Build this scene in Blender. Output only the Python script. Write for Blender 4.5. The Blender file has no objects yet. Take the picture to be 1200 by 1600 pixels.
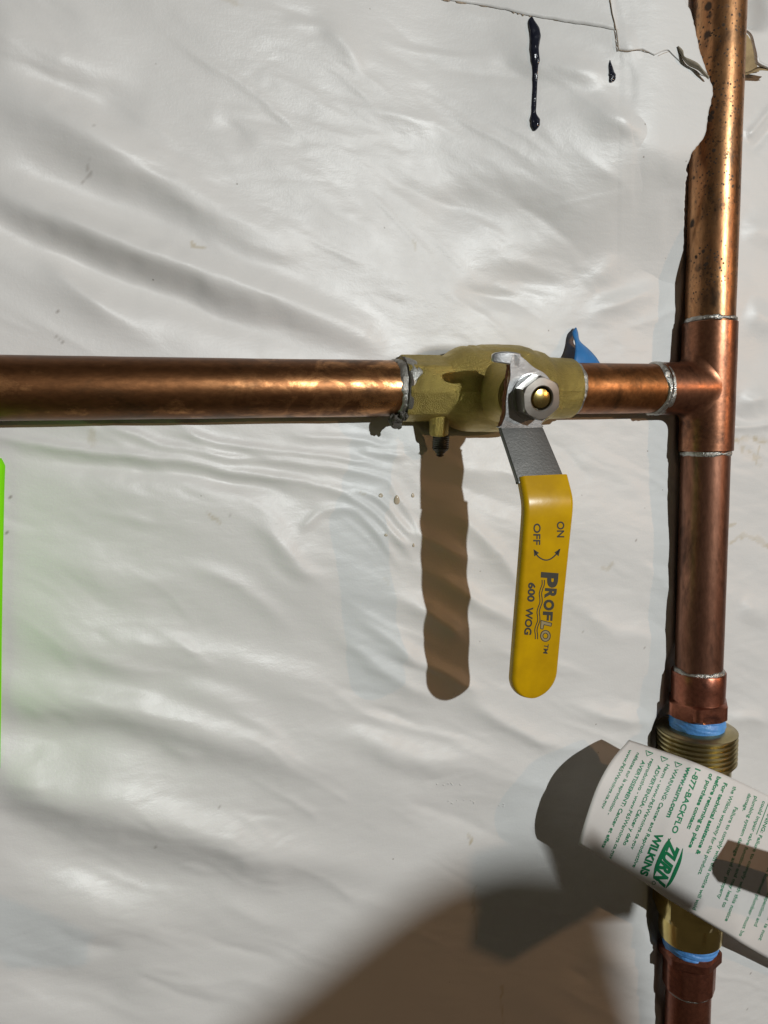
import bpy, bmesh, math, random
import numpy as np
from mathutils import Vector, Matrix

random.seed(4); rng = np.random.default_rng(4)
S = bpy.context.scene
COL = S.collection

# ------------------------------------------------------------------ camera
F = 1191.4                                     # focal length in photo pixels (1200x1600)
CAM_POS = np.array([-0.341156, -0.373880, -0.018296])
RX, RY, RZ = -0.1146385, 0.0158641, -0.3399941
def rotm(rx, ry, rz):
    cx, sx, cy, sy, cz, sz = math.cos(rx), math.sin(rx), math.cos(ry), math.sin(ry), math.cos(rz), math.sin(rz)
    A = np.array([[cz,-sz,0],[sz,cz,0],[0,0,1]]); B = np.array([[1,0,0],[0,cx,-sx],[0,sx,cx]]); C = np.array([[cy,0,sy],[0,1,0],[-sy,0,cy]])
    return A @ B @ C
CM = rotm(RX, RY, RZ)
cam_d = bpy.data.cameras.new('camera'); cam = bpy.data.objects.new('camera', cam_d); COL.objects.link(cam)
cam_d.sensor_fit = 'VERTICAL'; cam_d.sensor_height = 36.0; cam_d.lens = F/1600*36.0
cam_d.clip_start = 0.01; cam_d.clip_end = 50
m4 = Matrix(((CM[0,0], CM[0,2], -CM[0,1], CAM_POS[0]), (CM[1,0], CM[1,2], -CM[1,1], CAM_POS[1]),
             (CM[2,0], CM[2,2], -CM[2,1], CAM_POS[2]), (0,0,0,1)))
cam.matrix_world = m4
S.camera = cam
def at(x, y, Y):
    """photo pixel -> point on the plane y = Y"""
    q = np.array([(x-600)/F, 1.0, -(y-800)/F]); d = CM @ q
    return CAM_POS + d*((Y-CAM_POS[1])/d[1])
def pxof(P):
    q = (np.asarray(P)-CAM_POS) @ CM
    return 600+F*q[...,0]/q[...,1], 800-F*q[...,2]/q[...,1]

# ------------------------------------------------------------------ world, lamps, exposure
W = bpy.data.worlds.new('World'); S.world = W; W.use_nodes = True
bgn = W.node_tree.nodes['Background']; bgn.inputs[0].default_value = (0.046, 0.039, 0.030, 1); bgn.inputs[1].default_value = 1.0
def lamp(name, loc, target, size, power, col):
    d = bpy.data.lights.new(name, 'AREA'); d.shape = 'DISK'; d.size = size; d.energy = power; d.color = col
    o = bpy.data.objects.new(name, d); COL.objects.link(o); o.location = loc
    o.rotation_euler = (Vector(target)-Vector(loc)).to_track_quat('-Z', 'Y').to_euler()
    return o
LAMP1 = (0.48, -1.95, 0.45)
lamp('work_lamp', LAMP1, (-0.15, 0, -0.1), 0.036, 31, (0.955, 1.0, 1.0))
lamp('warm_room_lamp', (2.3, -2.4, 0.35), (-0.15, 0, -0.1), 0.018, 12, (1.0, 0.53, 0.25))
S.view_settings.view_transform = 'Standard'; S.view_settings.look = 'None'
S.view_settings.exposure = 0.0; S.view_settings.gamma = 1.0
S.cycles.use_denoising = True
S.cycles.max_bounces = 8; S.cycles.diffuse_bounces = 4; S.cycles.glossy_bounces = 4
S.cycles.caustics_reflective = True

# ------------------------------------------------------------------ noise
def _h(ix, iy, seed):
    n = (ix.astype(np.int64)*374761393 + iy.astype(np.int64)*668265263 + seed*1442695041) & 0xffffffff
    n = ((n ^ (n >> 13))*1274126177) & 0xffffffff
    return ((n ^ (n >> 16)) & 0xffff)/65535.0*2-1
def vn(x, y, seed=0):
    x = np.asarray(x, float); y = np.asarray(y, float)
    ix = np.floor(x); iy = np.floor(y); fx = x-ix; fy = y-iy
    u = fx*fx*fx*(fx*(fx*6-15)+10); v = fy*fy*fy*(fy*(fy*6-15)+10)
    a, b, c, d = _h(ix,iy,seed), _h(ix+1,iy,seed), _h(ix,iy+1,seed), _h(ix+1,iy+1,seed)
    return (a*(1-u)+b*u)*(1-v)+(c*(1-u)+d*u)*v
def fbm(x, y, seed=0, o=3):
    r = 0; a = 1.0
    for k in range(o): r = r+a*vn(x*2**k, y*2**k, seed+17*k); a *= 0.5
    return r
def sstep(a, b, x):
    t = np.clip((x-a)/(b-a), 0, 1); return t*t*(3-2*t)

# ------------------------------------------------------------------ materials
def mat(name):
    m = bpy.data.materials.new(name); m.use_nodes = True
    nt = m.node_tree; nt.nodes.clear()
    out = nt.nodes.new('ShaderNodeOutputMaterial'); p = nt.nodes.new('ShaderNodeBsdfPrincipled')
    nt.links.new(p.outputs[0], out.inputs[0])
    return m, nt, p
def N(nt, t, **kw):
    n = nt.nodes.new(t)
    for k, v in kw.items():
        if k in n.inputs: n.inputs[k].default_value = v
        else: setattr(n, k, v)
    return n
def coords(nt, scale=(1,1,1)):
    tc = N(nt, 'ShaderNodeTexCoord'); mp = N(nt, 'ShaderNodeMapping'); mp.inputs['Scale'].default_value = scale
    nt.links.new(tc.outputs['Object'], mp.inputs[0]); return mp.outputs[0]
def noise(nt, scale, detail=4, rough=.55, vec=None, dist=0.0):
    n = N(nt, 'ShaderNodeTexNoise'); n.inputs['Scale'].default_value = scale; n.inputs['Detail'].default_value = detail
    n.inputs['Roughness'].default_value = rough; n.inputs['Distortion'].default_value = dist
    if vec is None: vec = coords(nt)
    nt.links.new(vec, n.inputs['Vector']); return n.outputs['Fac']
def ramp(nt, fac, stops):
    r = N(nt, 'ShaderNodeValToRGB'); e = r.color_ramp.elements
    while len(e) < len(stops): e.new(0.5)
    for el, (p, c) in zip(e, stops): el.position = p; el.color = (*c, 1) if len(c) == 3 else c
    nt.links.new(fac, r.inputs[0]); return r.outputs[0]
def val(nt, fac, a, b, lo=0.0, hi=1.0):
    r = N(nt, 'ShaderNodeMapRange'); nt.links.new(fac, r.inputs[0])
    for i, v in zip((1,2,3,4), (a, b, lo, hi)): r.inputs[i].default_value = v
    return r.outputs[0]
def mix(nt, fac, a, b):
    r = N(nt, 'ShaderNodeMix', data_type='RGBA')
    if isinstance(fac, (int, float)): r.inputs[0].default_value = fac
    else: nt.links.new(fac, r.inputs[0])
    for i, c in ((6, a), (7, b)):
        if isinstance(c, tuple): r.inputs[i].default_value = (*c, 1)
        else: nt.links.new(c, r.inputs[i])
    return r.outputs[2]
def mul(nt, a, b, op='MULTIPLY'):
    r = N(nt, 'ShaderNodeMath', operation=op)
    for i, c in ((0, a), (1, b)):
        if isinstance(c, (int, float)): r.inputs[i].default_value = c
        else: nt.links.new(c, r.inputs[i])
    return r.outputs[0]
def bump(nt, p, h, strength, dist):
    b = N(nt, 'ShaderNodeBump'); b.inputs['Strength'].default_value = strength; b.inputs['Distance'].default_value = dist
    nt.links.new(h, b.inputs['Height']); nt.links.new(b.outputs[0], p.inputs['Normal'])

def copper(name, bright, brown, dark, spots=0.0, seed=0.0, streak=(1,1,1), tlo=.38, thi=.62, rlo=.24, rhi=.46, metal=.9, clean=None):
    m, nt, p = mat(name)
    tc = N(nt, 'ShaderNodeTexCoord'); mp = N(nt, 'ShaderNodeMapping'); mp.inputs['Location'].default_value = (seed, seed*.7, seed*1.3)
    mp.inputs['Scale'].default_value = streak; nt.links.new(tc.outputs['Object'], mp.inputs[0]); v = mp.outputs[0]
    n1 = noise(nt, 26, 6, .68, v, 0.9); n2 = noise(nt, 95, 6, .72, v); n3 = noise(nt, 420, 4, .6, v)
    t = val(nt, mul(nt, mul(nt, n1, .65), mul(nt, n2, .35), 'ADD'), tlo, thi)
    if clean:                                   # flux-cleaned stretch next to a soldered joint
        sx = N(nt, 'ShaderNodeSeparateXYZ'); nt.links.new(tc.outputs['Object'], sx.inputs[0])
        g = mul(nt, val(nt, sx.outputs[0], clean[0], clean[1], 0, 1), val(nt, noise(nt, 55, 5, .7, tc.outputs['Object'], .8), .46, .60, 0, 1))
        t = mul(nt, t, g, 'MAXIMUM')
    c = mix(nt, t, brown, bright)
    k = val(nt, noise(nt, 48, 5, .7, v, .3), .52, .66)
    c = mix(nt, mul(nt, k, .85), c, dark)
    fine = val(nt, n3, .3, .7, .75, 1.15)
    mm = N(nt, 'ShaderNodeMix', data_type='RGBA', blend_type='MULTIPLY'); mm.inputs[0].default_value = 1.0
    nt.links.new(c, mm.inputs[6]); nt.links.new(fine, mm.inputs[7]); c = mm.outputs[2]
    rough = val(nt, t, 0, 1, rhi, rlo)
    if spots > 0:
        sp_ = mul(nt, val(nt, noise(nt, 520, 3, .6, tc.outputs['Object']), .56, .64), val(nt, noise(nt, 34, 3, .6, tc.outputs['Object']), .46, .60, 0, .75)); c = mix(nt, sp_, c, dark)
        for sc, th, wob in ((150, .17, 260), (420, .26, 700), (70, .17, 150)):
            vo = N(nt, 'ShaderNodeTexVoronoi'); vo.inputs['Scale'].default_value = sc; vo.inputs['Randomness'].default_value = 1.0
            nt.links.new(tc.outputs['Object'], vo.inputs['Vector'])
            dd = mul(nt, vo.outputs['Distance'], mul(nt, noise(nt, wob, 3, .6, tc.outputs['Object']), .22), 'ADD')
            keep = val(nt, noise(nt, 30 if sc > 100 else 24, 3, .5, tc.outputs['Object']), .42, .54)
            f = mul(nt, val(nt, dd, th+.06, th+.13, spots, 0), keep)
            c = mix(nt, f, c, dark); rough = mul(nt, rough, mul(nt, f, .22), 'ADD')
    nt.links.new(c, p.inputs['Base Color']); nt.links.new(rough, p.inputs['Roughness'])
    p.inputs['Metallic'].default_value = metal
    bump(nt, p, mul(nt, n3, mul(nt, n2, .6), 'ADD'), .10, .0006)
    return m

M = {}
M['copper_h'] = copper('tarnished_copper', (.58,.28,.115), (.17,.072,.028), (.085,.045,.022), seed=.31, streak=(.45,1,1), tlo=.52, thi=.62, rlo=.25, rhi=.40, clean=(-.31, -.205))
M['copper_stub'] = copper('warm_copper', (.56,.24,.09), (.25,.095,.03), (.12,.055,.022), seed=1.7, tlo=.45, thi=.65, rlo=.32, rhi=.45)
M['copper_riser'] = copper('spotted_copper', (.60,.315,.145), (.29,.128,.057), (.085,.060,.044), spots=1.0, seed=2.2, streak=(1,1,.4), tlo=.36, thi=.60, rlo=.30, rhi=.40)
M['copper_v'] = copper('dull_copper', (.34,.165,.105), (.18,.08,.05), (.09,.048,.034), seed=3.9, streak=(1,1,.35), tlo=.36, thi=.64, rlo=.33, rhi=.48)
M['copper_tee'] = copper('fitting_copper', (.37,.165,.09), (.19,.08,.047), (.085,.045,.032), seed=5.1, tlo=.36, thi=.64, rlo=.30, rhi=.46)
M['copper_red'] = copper('red_copper', (.40,.15,.09), (.22,.075,.048), (.10,.042,.032), seed=6.6, tlo=.36, thi=.64, rlo=.28, rhi=.44)

def metal(name, c1, c2, rlo, rhi, sc, bs, bd, metallic=1.0, seed=0.0):
    m, nt, p = mat(name)
    tc = N(nt, 'ShaderNodeTexCoord'); mp = N(nt, 'ShaderNodeMapping'); mp.inputs['Location'].default_value = (seed,)*3
    nt.links.new(tc.outputs['Object'], mp.inputs[0]); v = mp.outputs[0]
    n1 = noise(nt, 45, 5, .65, v, .4); n2 = noise(nt, sc, 4, .65, v)
    nt.links.new(mix(nt, val(nt, n1, .35, .65), c1, c2), p.inputs['Base Color'])
    nt.links.new(val(nt, n1, .3, .7, rlo, rhi), p.inputs['Roughness'])
    p.inputs['Metallic'].default_value = metallic
    bump(nt, p, n2, bs, bd); return m
M['brass_cast'] = metal('cast_brass', (.54,.415,.125), (.32,.248,.078), .31, .42, 1500, 1.0, .0008, .95)
M['brass_turned'] = metal('turned_brass', (.50,.42,.22), (.36,.30,.16), .26, .38, 1800, .12, .0002, 1, 2.)
M['brass_bright'] = metal('bright_brass', (.78,.60,.22), (.55,.42,.15), .16, .28, 600, .1, .0003, 1, 3.)
M['solder'] = metal('solder_tin', (.62,.61,.57), (.25,.23,.20), .26, .5, 900, .8, .0008, .95, 4.)
M['flux'] = metal('burnt_solder', (.20,.19,.17), (.10,.085,.07), .35, .6, 1200, .9, .001, .7, 5.)
M['steel'] = metal('zinc_plated_steel', (.70,.70,.70), (.50,.51,.52), .25, .40, 700, .22, .0004, 1, 6.)
M['nut_steel'] = metal('dull_nut_steel', (.52,.49,.45), (.36,.34,.31), .26, .38, 500, .15, .0003, 1, 7.)
M['neck_steel'] = metal('shaded_zinc', (.22,.215,.205), (.15,.15,.145), .42, .56, 900, .3, .0004, .95, 11.)  # grey lowered for the neck's downward face; that shade is in the colour
M['rust'] = metal('rusted_steel', (.30,.10,.03), (.16,.07,.035), .5, .8, 1600, 1.0, .0008, .3, 8.)
M['screw'] = metal('blackened_screw', (.10,.095,.08), (.05,.05,.045), .3, .5, 900, .3, .0004, .7, 9.)

def plain(name, c1, c2, rough, sc=60, spec=.5, bs=.0, bd=.0003, bsc=600, coat=0):
    m, nt, p = mat(name)
    v = coords(nt); n = noise(nt, sc, 4, .6, v)
    nt.links.new(mix(nt, val(nt, n, .35, .65), c1, c2), p.inputs['Base Color'])
    p.inputs['Roughness'].default_value = rough; p.inputs['Specular IOR Level'].default_value = spec
    p.inputs['Coat Weight'].default_value = coat; p.inputs['Coat Roughness'].default_value = .12
    if bs: bump(nt, p, noise(nt, bsc, 3, .6, v), bs, bd)
    return m
M['vinyl'] = plain('yellow_vinyl', (.63,.37,.001), (.50,.285,.002), .30, 55, .5, .10, .0007, 160)
M['ink_dark'] = plain('black_print', (.045,.043,.035), (.06,.055,.04), .5)
M['ink_grey'] = plain('grey_print', (.34,.27,.14), (.30,.24,.13), .5)
M['ink_green'] = plain('green_print', (.012,.22,.095), (.02,.25,.12), .55, 300)
M['logo_green'] = plain('green_logo_print', (.004,.17,.065), (.006,.19,.075), .5, 300)
M['tag_paper'] = plain('tag_card', (.72,.69,.66), (.68,.65,.625), .6, 40, .35, .12, .0004, 900)
M['ptfe'] = plain('blue_thread_tape', (.075,.25,.62), (.12,.34,.72), .42, 120, .5, .5, .001, 350)
M['ribbon'] = plain('blue_tape', (.025,.155,.40), (.035,.19,.47), .45, 90, .4, .3, .0006, 250)
M['tar'] = plain('black_sealant', (.008,.010,.020), (.012,.014,.024), .20, 200, .5, .35, .0010, 420, .3)
M['kraft'] = plain('torn_kraft_paper', (.40,.30,.16), (.27,.20,.11), .8, 120, .2, .6, .0008, 400)
M['kraft_pale'] = plain('torn_paper_fibre', (.52,.43,.33), (.30,.22,.15), .8, 300, .2, .6, .0008, 500)
M['kraft_grey'] = plain('torn_paper_back', (.36,.32,.25), (.24,.21,.16), .8, 160, .2, .5, .0006, 400)
M['wet'] = plain('wet_film', (.74,.73,.71), (.78,.77,.75), .20, 200, 1.0)
M['green'] = plain('fluorescent_green_card', (.27,.93,.004), (.24,.88,.004), .5, 40, .3)
M['drop'] = plain('amber_drip', (.50,.42,.31), (.56,.49,.38), .15, 300, .5)
M['wood'] = plain('plywood', (.42,.28,.15), (.32,.2,.1), .7, 30, .2)  # wood tone, only for the added shadow board
M['gap'] = plain('black_rubber', (.012,.012,.012), (.02,.018,.015), .6)

# white facing of the insulation: colour, stains (painted per vertex from their own shapes), fine crepe
def facing(name, stains=True):
    m, nt, p = mat(name)
    v = coords(nt); n = noise(nt, 9, 4, .6, v)
    c = mix(nt, val(nt, n, .35, .65), (.690,.684,.668), (.725,.718,.702))
    if stains:
        a = N(nt, 'ShaderNodeAttribute', attribute_name='stain'); sp = N(nt, 'ShaderNodeSeparateColor')
        nt.links.new(a.outputs['Color'], sp.inputs[0])
        c = mix(nt, sp.outputs[0], c, (.44,.36,.20)); c = mix(nt, sp.outputs[1], c, (.16,.12,.09))
    vo = N(nt, 'ShaderNodeTexVoronoi'); vo.inputs['Scale'].default_value = 95; nt.links.new(v, vo.inputs['Vector'])
    speck = mul(nt, val(nt, vo.outputs['Distance'], .035, .06, 1, 0), val(nt, noise(nt, 25, 2, .5, v), .60, .64))
    c = mix(nt, mul(nt, speck, .6), c, (.2,.17,.14))
    nt.links.new(c, p.inputs['Base Color'])
    nt.links.new(val(nt, noise(nt, 30, 4, .6, v), .3, .7, .36, .50), p.inputs['Roughness'])
    p.inputs['Specular IOR Level'].default_value = .5
    mp = N(nt, 'ShaderNodeMapping'); mp.inputs['Rotation'].default_value = (0, .45, 0); mp.inputs['Scale'].default_value = (.45, 1, 1.2)
    nt.links.new(v, mp.inputs[0])
    h = mul(nt, noise(nt, 150, 4, .55, mp.outputs[0], .2), mul(nt, noise(nt, 800, 4, .65, v), .30), 'ADD')
    bump(nt, p, h, .30, .0008)
    return m
M['facing'] = facing('white_facing'); M['facing_plain'] = facing('white_facing_scrap', False)

# ------------------------------------------------------------------ mesh helpers
def obj(name, verts, faces, m, parent=None, smooth=40, label=None, cat=None, group=None, kind=None):
    me = bpy.data.meshes.new(name)
    me.from_pydata([tuple(map(float, v)) for v in verts], [], faces)
    bm = bmesh.new(); bm.from_mesh(me); bmesh.ops.recalc_face_normals(bm, faces=bm.faces[:]); bm.to_mesh(me); bm.free()
    me.materials.append(M[m] if isinstance(m, str) else m)
    if smooth:
        me.polygons.foreach_set('use_smooth', [True]*len(me.polygons)); me.set_sharp_from_angle(angle=math.radians(smooth))
    o = bpy.data.objects.new(name, me); COL.objects.link(o)
    if parent is not None: o.parent = parent
    for k, v in (('label', label), ('category', cat), ('group', group), ('kind', kind)):
        if v: o[k] = v
    return o
def thing(name, label, cat, loc=(0,0,0), rot=(0,0,0), group=None):
    o = bpy.data.objects.new(name, None); COL.objects.link(o); o.location = loc; o.rotation_euler = rot
    o.empty_display_size = .02
    o['label'] = label; o['category'] = cat
    if group: o['group'] = group
    return o
def frame(axis):
    if axis == 'x': return (np.array([1.,0,0]), np.array([0,-1.,0]), np.array([0,0,1.]))   # angle 0 faces the viewer
    if axis == 'z': return (np.array([0,0,1.]), np.array([0,-1.,0]), np.array([1.,0,0]))
    return (np.array([0,-1.,0]), np.array([1.,0,0]), np.array([0,0,1.]))                   # 'y': along towards the viewer
def revolve(profile, axis, center=(0,0,0), seg=64, rf=None, cap=True):
    """profile: (s, r) list; rf(s, th, r) may reshape each ring"""
    a, u, w = frame(axis); c = np.array(center, float)
    th = np.linspace(0, 2*np.pi, seg, endpoint=False); V = []
    for s, r in profile:
        rr = rf(s, th, r) if rf else np.full(seg, r)
        ds = 0
        if isinstance(rr, tuple): rr, ds = rr
        V.append(c + a*((s+ds)*np.ones(seg))[:,None] + rr[:,None]*(np.cos(th)[:,None]*u+np.sin(th)[:,None]*w))
    n = len(profile); V = np.concatenate(V); Fc = []
    for i in range(n-1):
        for k in range(seg):
            k2 = (k+1) % seg; Fc.append((i*seg+k, i*seg+k2, (i+1)*seg+k2, (i+1)*seg+k))
    if cap: Fc.append(tuple(range(seg))); Fc.append(tuple((n-1)*seg+k for k in range(seg)))
    return V, Fc
def poly_rf(n, off=0.0, chamfer=None):
    def f(s, th, r):
        k = 2*np.pi/n; a = ((th-off+k/2) % k)-k/2
        rr = r/np.cos(a)
        if chamfer is not None:
            rr = np.minimum(rr, chamfer(s))
        return rr
    return f
def join(parts):
    V = []; Fc = []; o = 0
    for v, f in parts:
        V.append(np.asarray(v)); Fc += [tuple(i+o for i in q) for q in f]; o += len(v)
    return np.concatenate(V), Fc
def grid_faces(nr, nc):
    return [(i*nc+j, i*nc+j+1, (i+1)*nc+j+1, (i+1)*nc+j) for i in range(nr-1) for j in range(nc-1)]
def solid(o, t, off=0.0):
    md = o.modifiers.new('thickness', 'SOLIDIFY'); md.thickness = t; md.offset = off
def interp_poly(pts, n):
    """resample a polyline with a Catmull-Rom curve"""
    P = np.array(pts, float); P = np.vstack([2*P[0]-P[1], P, 2*P[-1]-P[-2]]); out = []
    m = len(P)-3
    for t in np.linspace(0, m-1e-9, n):
        i = int(t); f = t-i; a, b, c, d = P[i], P[i+1], P[i+2], P[i+3]
        out.append(.5*((2*b)+(c-a)*f+(2*a-5*b+4*c-d)*f*f+(3*b-a-3*c+d)*f**3))
    return np.array(out)

R = 0.01429                                  # copper tube radius
VX = -0.149; VROT = math.radians(7.5)        # ball valve position and tilt about its pipe

# ------------------------------------------------------------------ wall of white insulation facing
WY = 0.011
gx = np.arange(-0.600, 0.230, 0.00125); gz = np.arange(-0.640, 0.380, 0.00125)
X, Z = np.meshgrid(gx, gz)
H = np.zeros_like(X)                          # height towards the viewer, metres
FOLDS = [  # (photo polyline on the wall, height mm, width mm)
 ([(0,222),(120,285),(270,345),(430,425)], -2.6, 12), ([(-60,262),(0,295),(110,350),(240,405),(400,455),(560,525),(620,560)], 3.3, 8.5),
 ([(-60,300),(0,345),(100,400),(230,450),(380,495),(580,565)], -2.4, 8), ([(40,370),(100,430),(160,485),(260,540)], 1.5, 6),
 ([(-60,30),(0,55),(120,105),(220,150)], 1.9, 12), ([(0,105),(130,150),(230,195)], -1.4, 11), ([(-60,135),(0,160),(130,216),(260,286),(420,372),(520,410)], 3.0, 10.5),
 ([(480,20),(530,70),(560,120)], .9, 6), ([(755,55),(815,108),(880,142),(930,160)], 1.3, 6.5), ([(850,180),(940,222),(1030,252)], 1.6, 7),
 ([(860,60),(945,105),(1010,160),(1060,215)], 1.2, 7.5), ([(980,120),(1040,195),(1062,245)], 1.1, 7), ([(640,340),(760,330),(900,370)], -1.2, 12),
 ([(880,450),(980,412),(1062,378)], 1.6, 8), ([(900,500),(990,462),(1062,440)], 1.5, 7), ([(700,470),(800,455),(900,420)], -1.2, 11),
 ([(-40,684),(0,692),(110,711),(275,725),(412,742),(495,758),(577,797),(632,849),(660,890)], 1.5, 2.9), ([(-40,700),(80,728),(275,745),(420,765),(500,790)], -1.0, 5),
 ([(150,672),(192,681),(275,706),(412,714),(550,736),(655,762)], 1.2, 2.4), ([(236,678),(385,695),(495,709),(643,739)], 1.2, 2.2),
 ([(460,835),(480,818),(506,800),(550,800),(594,843),(643,904)], .9, 2.6), ([(550,706),(643,711)], .9, 2.0), ([(520,760),(600,785),(660,850)], .9, 2.4),
 ([(600,740),(640,790),(668,840)], .7, 2.2), ([(430,670),(560,690),(640,700)], .8, 2.2),
 ([(620,770),(715,815),(760,850),(800,905),(830,960)], 1.5, 5), ([(610,870),(715,915),(790,965),(880,1010)], 1.5, 5.5), ([(700,1080),(770,1122),(860,1162),(950,1180)], 1.5, 6),
 ([(870,930),(960,985),(1045,1010)], .8, 6), ([(870,1085),(960,1122),(1045,1128)], 1.3, 5.5), ([(540,950),(620,1010),(660,1045)], 1.1, 5),
 ([(505,975),(580,1035),(650,1080),(720,1100)], 1.1, 5), ([(720,740),(790,745),(860,790),(900,850)], .6, 4), ([(880,700),(960,730),(1040,800)], .7, 7),
 ([(590,925),(690,970),(740,1000)], 1.3, 5), ([(600,1010),(700,1055),(760,1085)], 1.3, 5), ([(600,800),(690,850),(745,885)], 1.0, 4.5),
 ([(-60,1060),(0,1075),(165,1100),(330,1147),(480,1192),(560,1215)], 2.2, 10), ([(-60,1130),(0,1145),(165,1155),(330,1200),(520,1235)], -1.5, 10),
 ([(-60,1180),(0,1205),(110,1243),(275,1287),(412,1327),(577,1367),(700,1390)], 2.9, 11), ([(-60,1260),(0,1290),(120,1340),(300,1378),(560,1425)], -2.2, 13),
 ([(500,1140),(600,1172),(690,1192),(800,1205)], 1.5, 7), ([(230,1060),(330,1090),(450,1130)], .9, 7), ([(0,870),(150,890),(300,930),(450,1010)], 1.1, 9), ([(250,880),(340,905),(420,950),(480,1010)], .9, 6),
 ([(0,980),(150,1010),(280,1060)], 1.0, 9), ([(380,800),(440,850),(520,930)], .9, 6), ([(0,1400),(150,1430),(330,1450)], 1.0, 12), ([(-40,1500),(120,1540),(260,1600)], -1.4, 14),
 ([(1140,668),(1170,667),(1210,663)], 1.6, 3.0), ([(1145,640),(1180,625),(1215,615)], 1.3, 6), ([(1150,940),(1180,950),(1215,965)], 1.0, 7), ([(1120,1130),(1170,1120),(1215,1135)], 1.5, 6),
 ([(1160,212),(1180,190),(1210,160)], 1.3, 2.6), ([(1160,240),(1190,215),(1220,190)], -1.0, 4), ([(1160,350),(1190,360),(1230,350)], 1.2, 8), ([(1160,480),(1190,500),(1230,520)], 1.2, 8),
 ([(1172,-60),(1186,10),(1190,52)], -6, 7),
 ([(900,1480),(960,1500),(1020,1560)], 1.0, 8), ([(640,1240),(740,1265),(850,1260)], -.8, 12),
]
def dist_poly(P, xs, zs):
    best = np.full(xs.shape, 1e9); tt = np.zeros(xs.shape); L = len(P)-1
    for i in range(L):
        a, b = P[i], P[i+1]; d = b-a; l2 = d@d
        t = np.clip(((xs-a[0])*d[0]+(zs-a[1])*d[1])/l2, 0, 1)
        D = np.hypot(xs-a[0]-t*d[0], zs-a[1]-t*d[1]); m = D < best
        best = np.where(m, D, best); tt = np.where(m, (i+t)/L, tt)
    return best, tt
# domain warp so that the folds wander
WX = X+.0028*vn(X*32, Z*32, 5)+.0004*vn(X*140, Z*140, 6); WZ = Z+.0024*vn(X*32, Z*32, 7)+.0004*vn(X*140, Z*140, 8)
for k, (pts, amp, wd) in enumerate(FOLDS):
    P = interp_poly([at(x, y, WY)[[0,2]] for x, y in pts], 4*len(pts)); w = wd*1e-3
    lo = P.min(0)-3*w; hi = P.max(0)+3*w
    j0, j1 = np.searchsorted(gx, [lo[0], hi[0]]); i0, i1 = np.searchsorted(gz, [lo[1], hi[1]])
    if j1 <= j0 or i1 <= i0: continue
    sl = (slice(i0,i1), slice(j0,j1))
    D, t = dist_poly(P, WX[sl], WZ[sl])
    tq = .42 if wd > 3.5 else .22; taper = sstep(0, tq, t)*sstep(0, tq, 1-t)
    mod = 1+.22*vn(t*3.5+k*3.1, D*0+k, 50+k)
    q = D/w
    H[sl] += amp*1e-3*taper*mod*np.where(q < 3, np.exp(-q**(2.0 if wd > 6 else 1.6)), 0)*(1.35 if wd < 3.2 else 2.05)
# many finer creases following the same pull of the sheet
crr = random.Random(12)
for k in range(210):
    x0 = crr.uniform(-60, 1060); y0 = crr.uniform(-20, 1620); L = crr.uniform(60, 270)
    a = 27+crr.uniform(-11, 11)
    if x0 > 780 and 300 < y0 < 540: a = -24+crr.uniform(-12, 12)
    if x0 > 700 and y0 < 300: a = 33+crr.uniform(-10, 14)
    if y0 > 1080: a -= 8
    a = math.radians(a); bend = crr.uniform(-.18, .18); wd = crr.choice([1.1,1.5,2,2.6,3.4,4.4]); amp = wd*crr.uniform(.07, .17)*crr.choice([1,1,-1])
    P = interp_poly([at(x0+L*t*math.cos(a+bend*t), y0+L*t*math.sin(a+bend*t), WY)[[0,2]] for t in (0,.33,.66,1)], 14); w = wd*1e-3
    lo = P.min(0)-3*w; hi = P.max(0)+3*w
    j0, j1 = np.searchsorted(gx, [lo[0], hi[0]]); i0, i1 = np.searchsorted(gz, [lo[1], hi[1]])
    if j1 <= j0 or i1 <= i0: continue
    sl = (slice(i0,i1), slice(j0,j1)); D, t = dist_poly(P, WX[sl], WZ[sl])
    H[sl] += 1.7*amp*1e-3*sstep(0, .45, t)*sstep(0, .45, 1-t)*np.exp(-(D/w)**1.5)
# directional wrinkles running down to the right
def streaks(ang, lx, ly, seed, o=2):
    c, s = math.cos(ang), math.sin(ang)
    A = (WX*c-WZ*s)/lx; B = (WX*s+WZ*c)/ly
    return fbm(A+.5*vn(B*.6, A*.6, seed+3), B+.35*vn(A*1.1, B*.5, seed+5), seed, o)
ang = math.radians(24)
H += .0016*streaks(ang, .20, .055, 11) + .00075*streaks(ang+.10, .085, .0165, 12, 1)*(.55+.7*np.clip(vn(X*14, Z*14, 13), -.6, 1))
rid = 1-np.abs(streaks(ang+.16, .050, .0085, 14, 1))
H += .00040*rid*sstep(-.15, .55, vn(X*20+3, Z*20, 15))
H += .00019*streaks(ang-.2, .014, .0050, 16, 2)*(.5+.5*vn(X*18, Z*18+5, 17))
H *= 1-.97*sstep(-.082, -.050, X)*sstep(.040, .075, Z)*(X < .01)      # drawn taut beside the riser
# towards the upper right the facing swells out until it laps over the riser pipe
H += .0262*sstep(-.185, -.050, X)*sstep(.052, .140, Z+.006*vn(X*20, Z*20, 33))*sstep(-.024, -.036, X)
Y = WY-H
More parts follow.
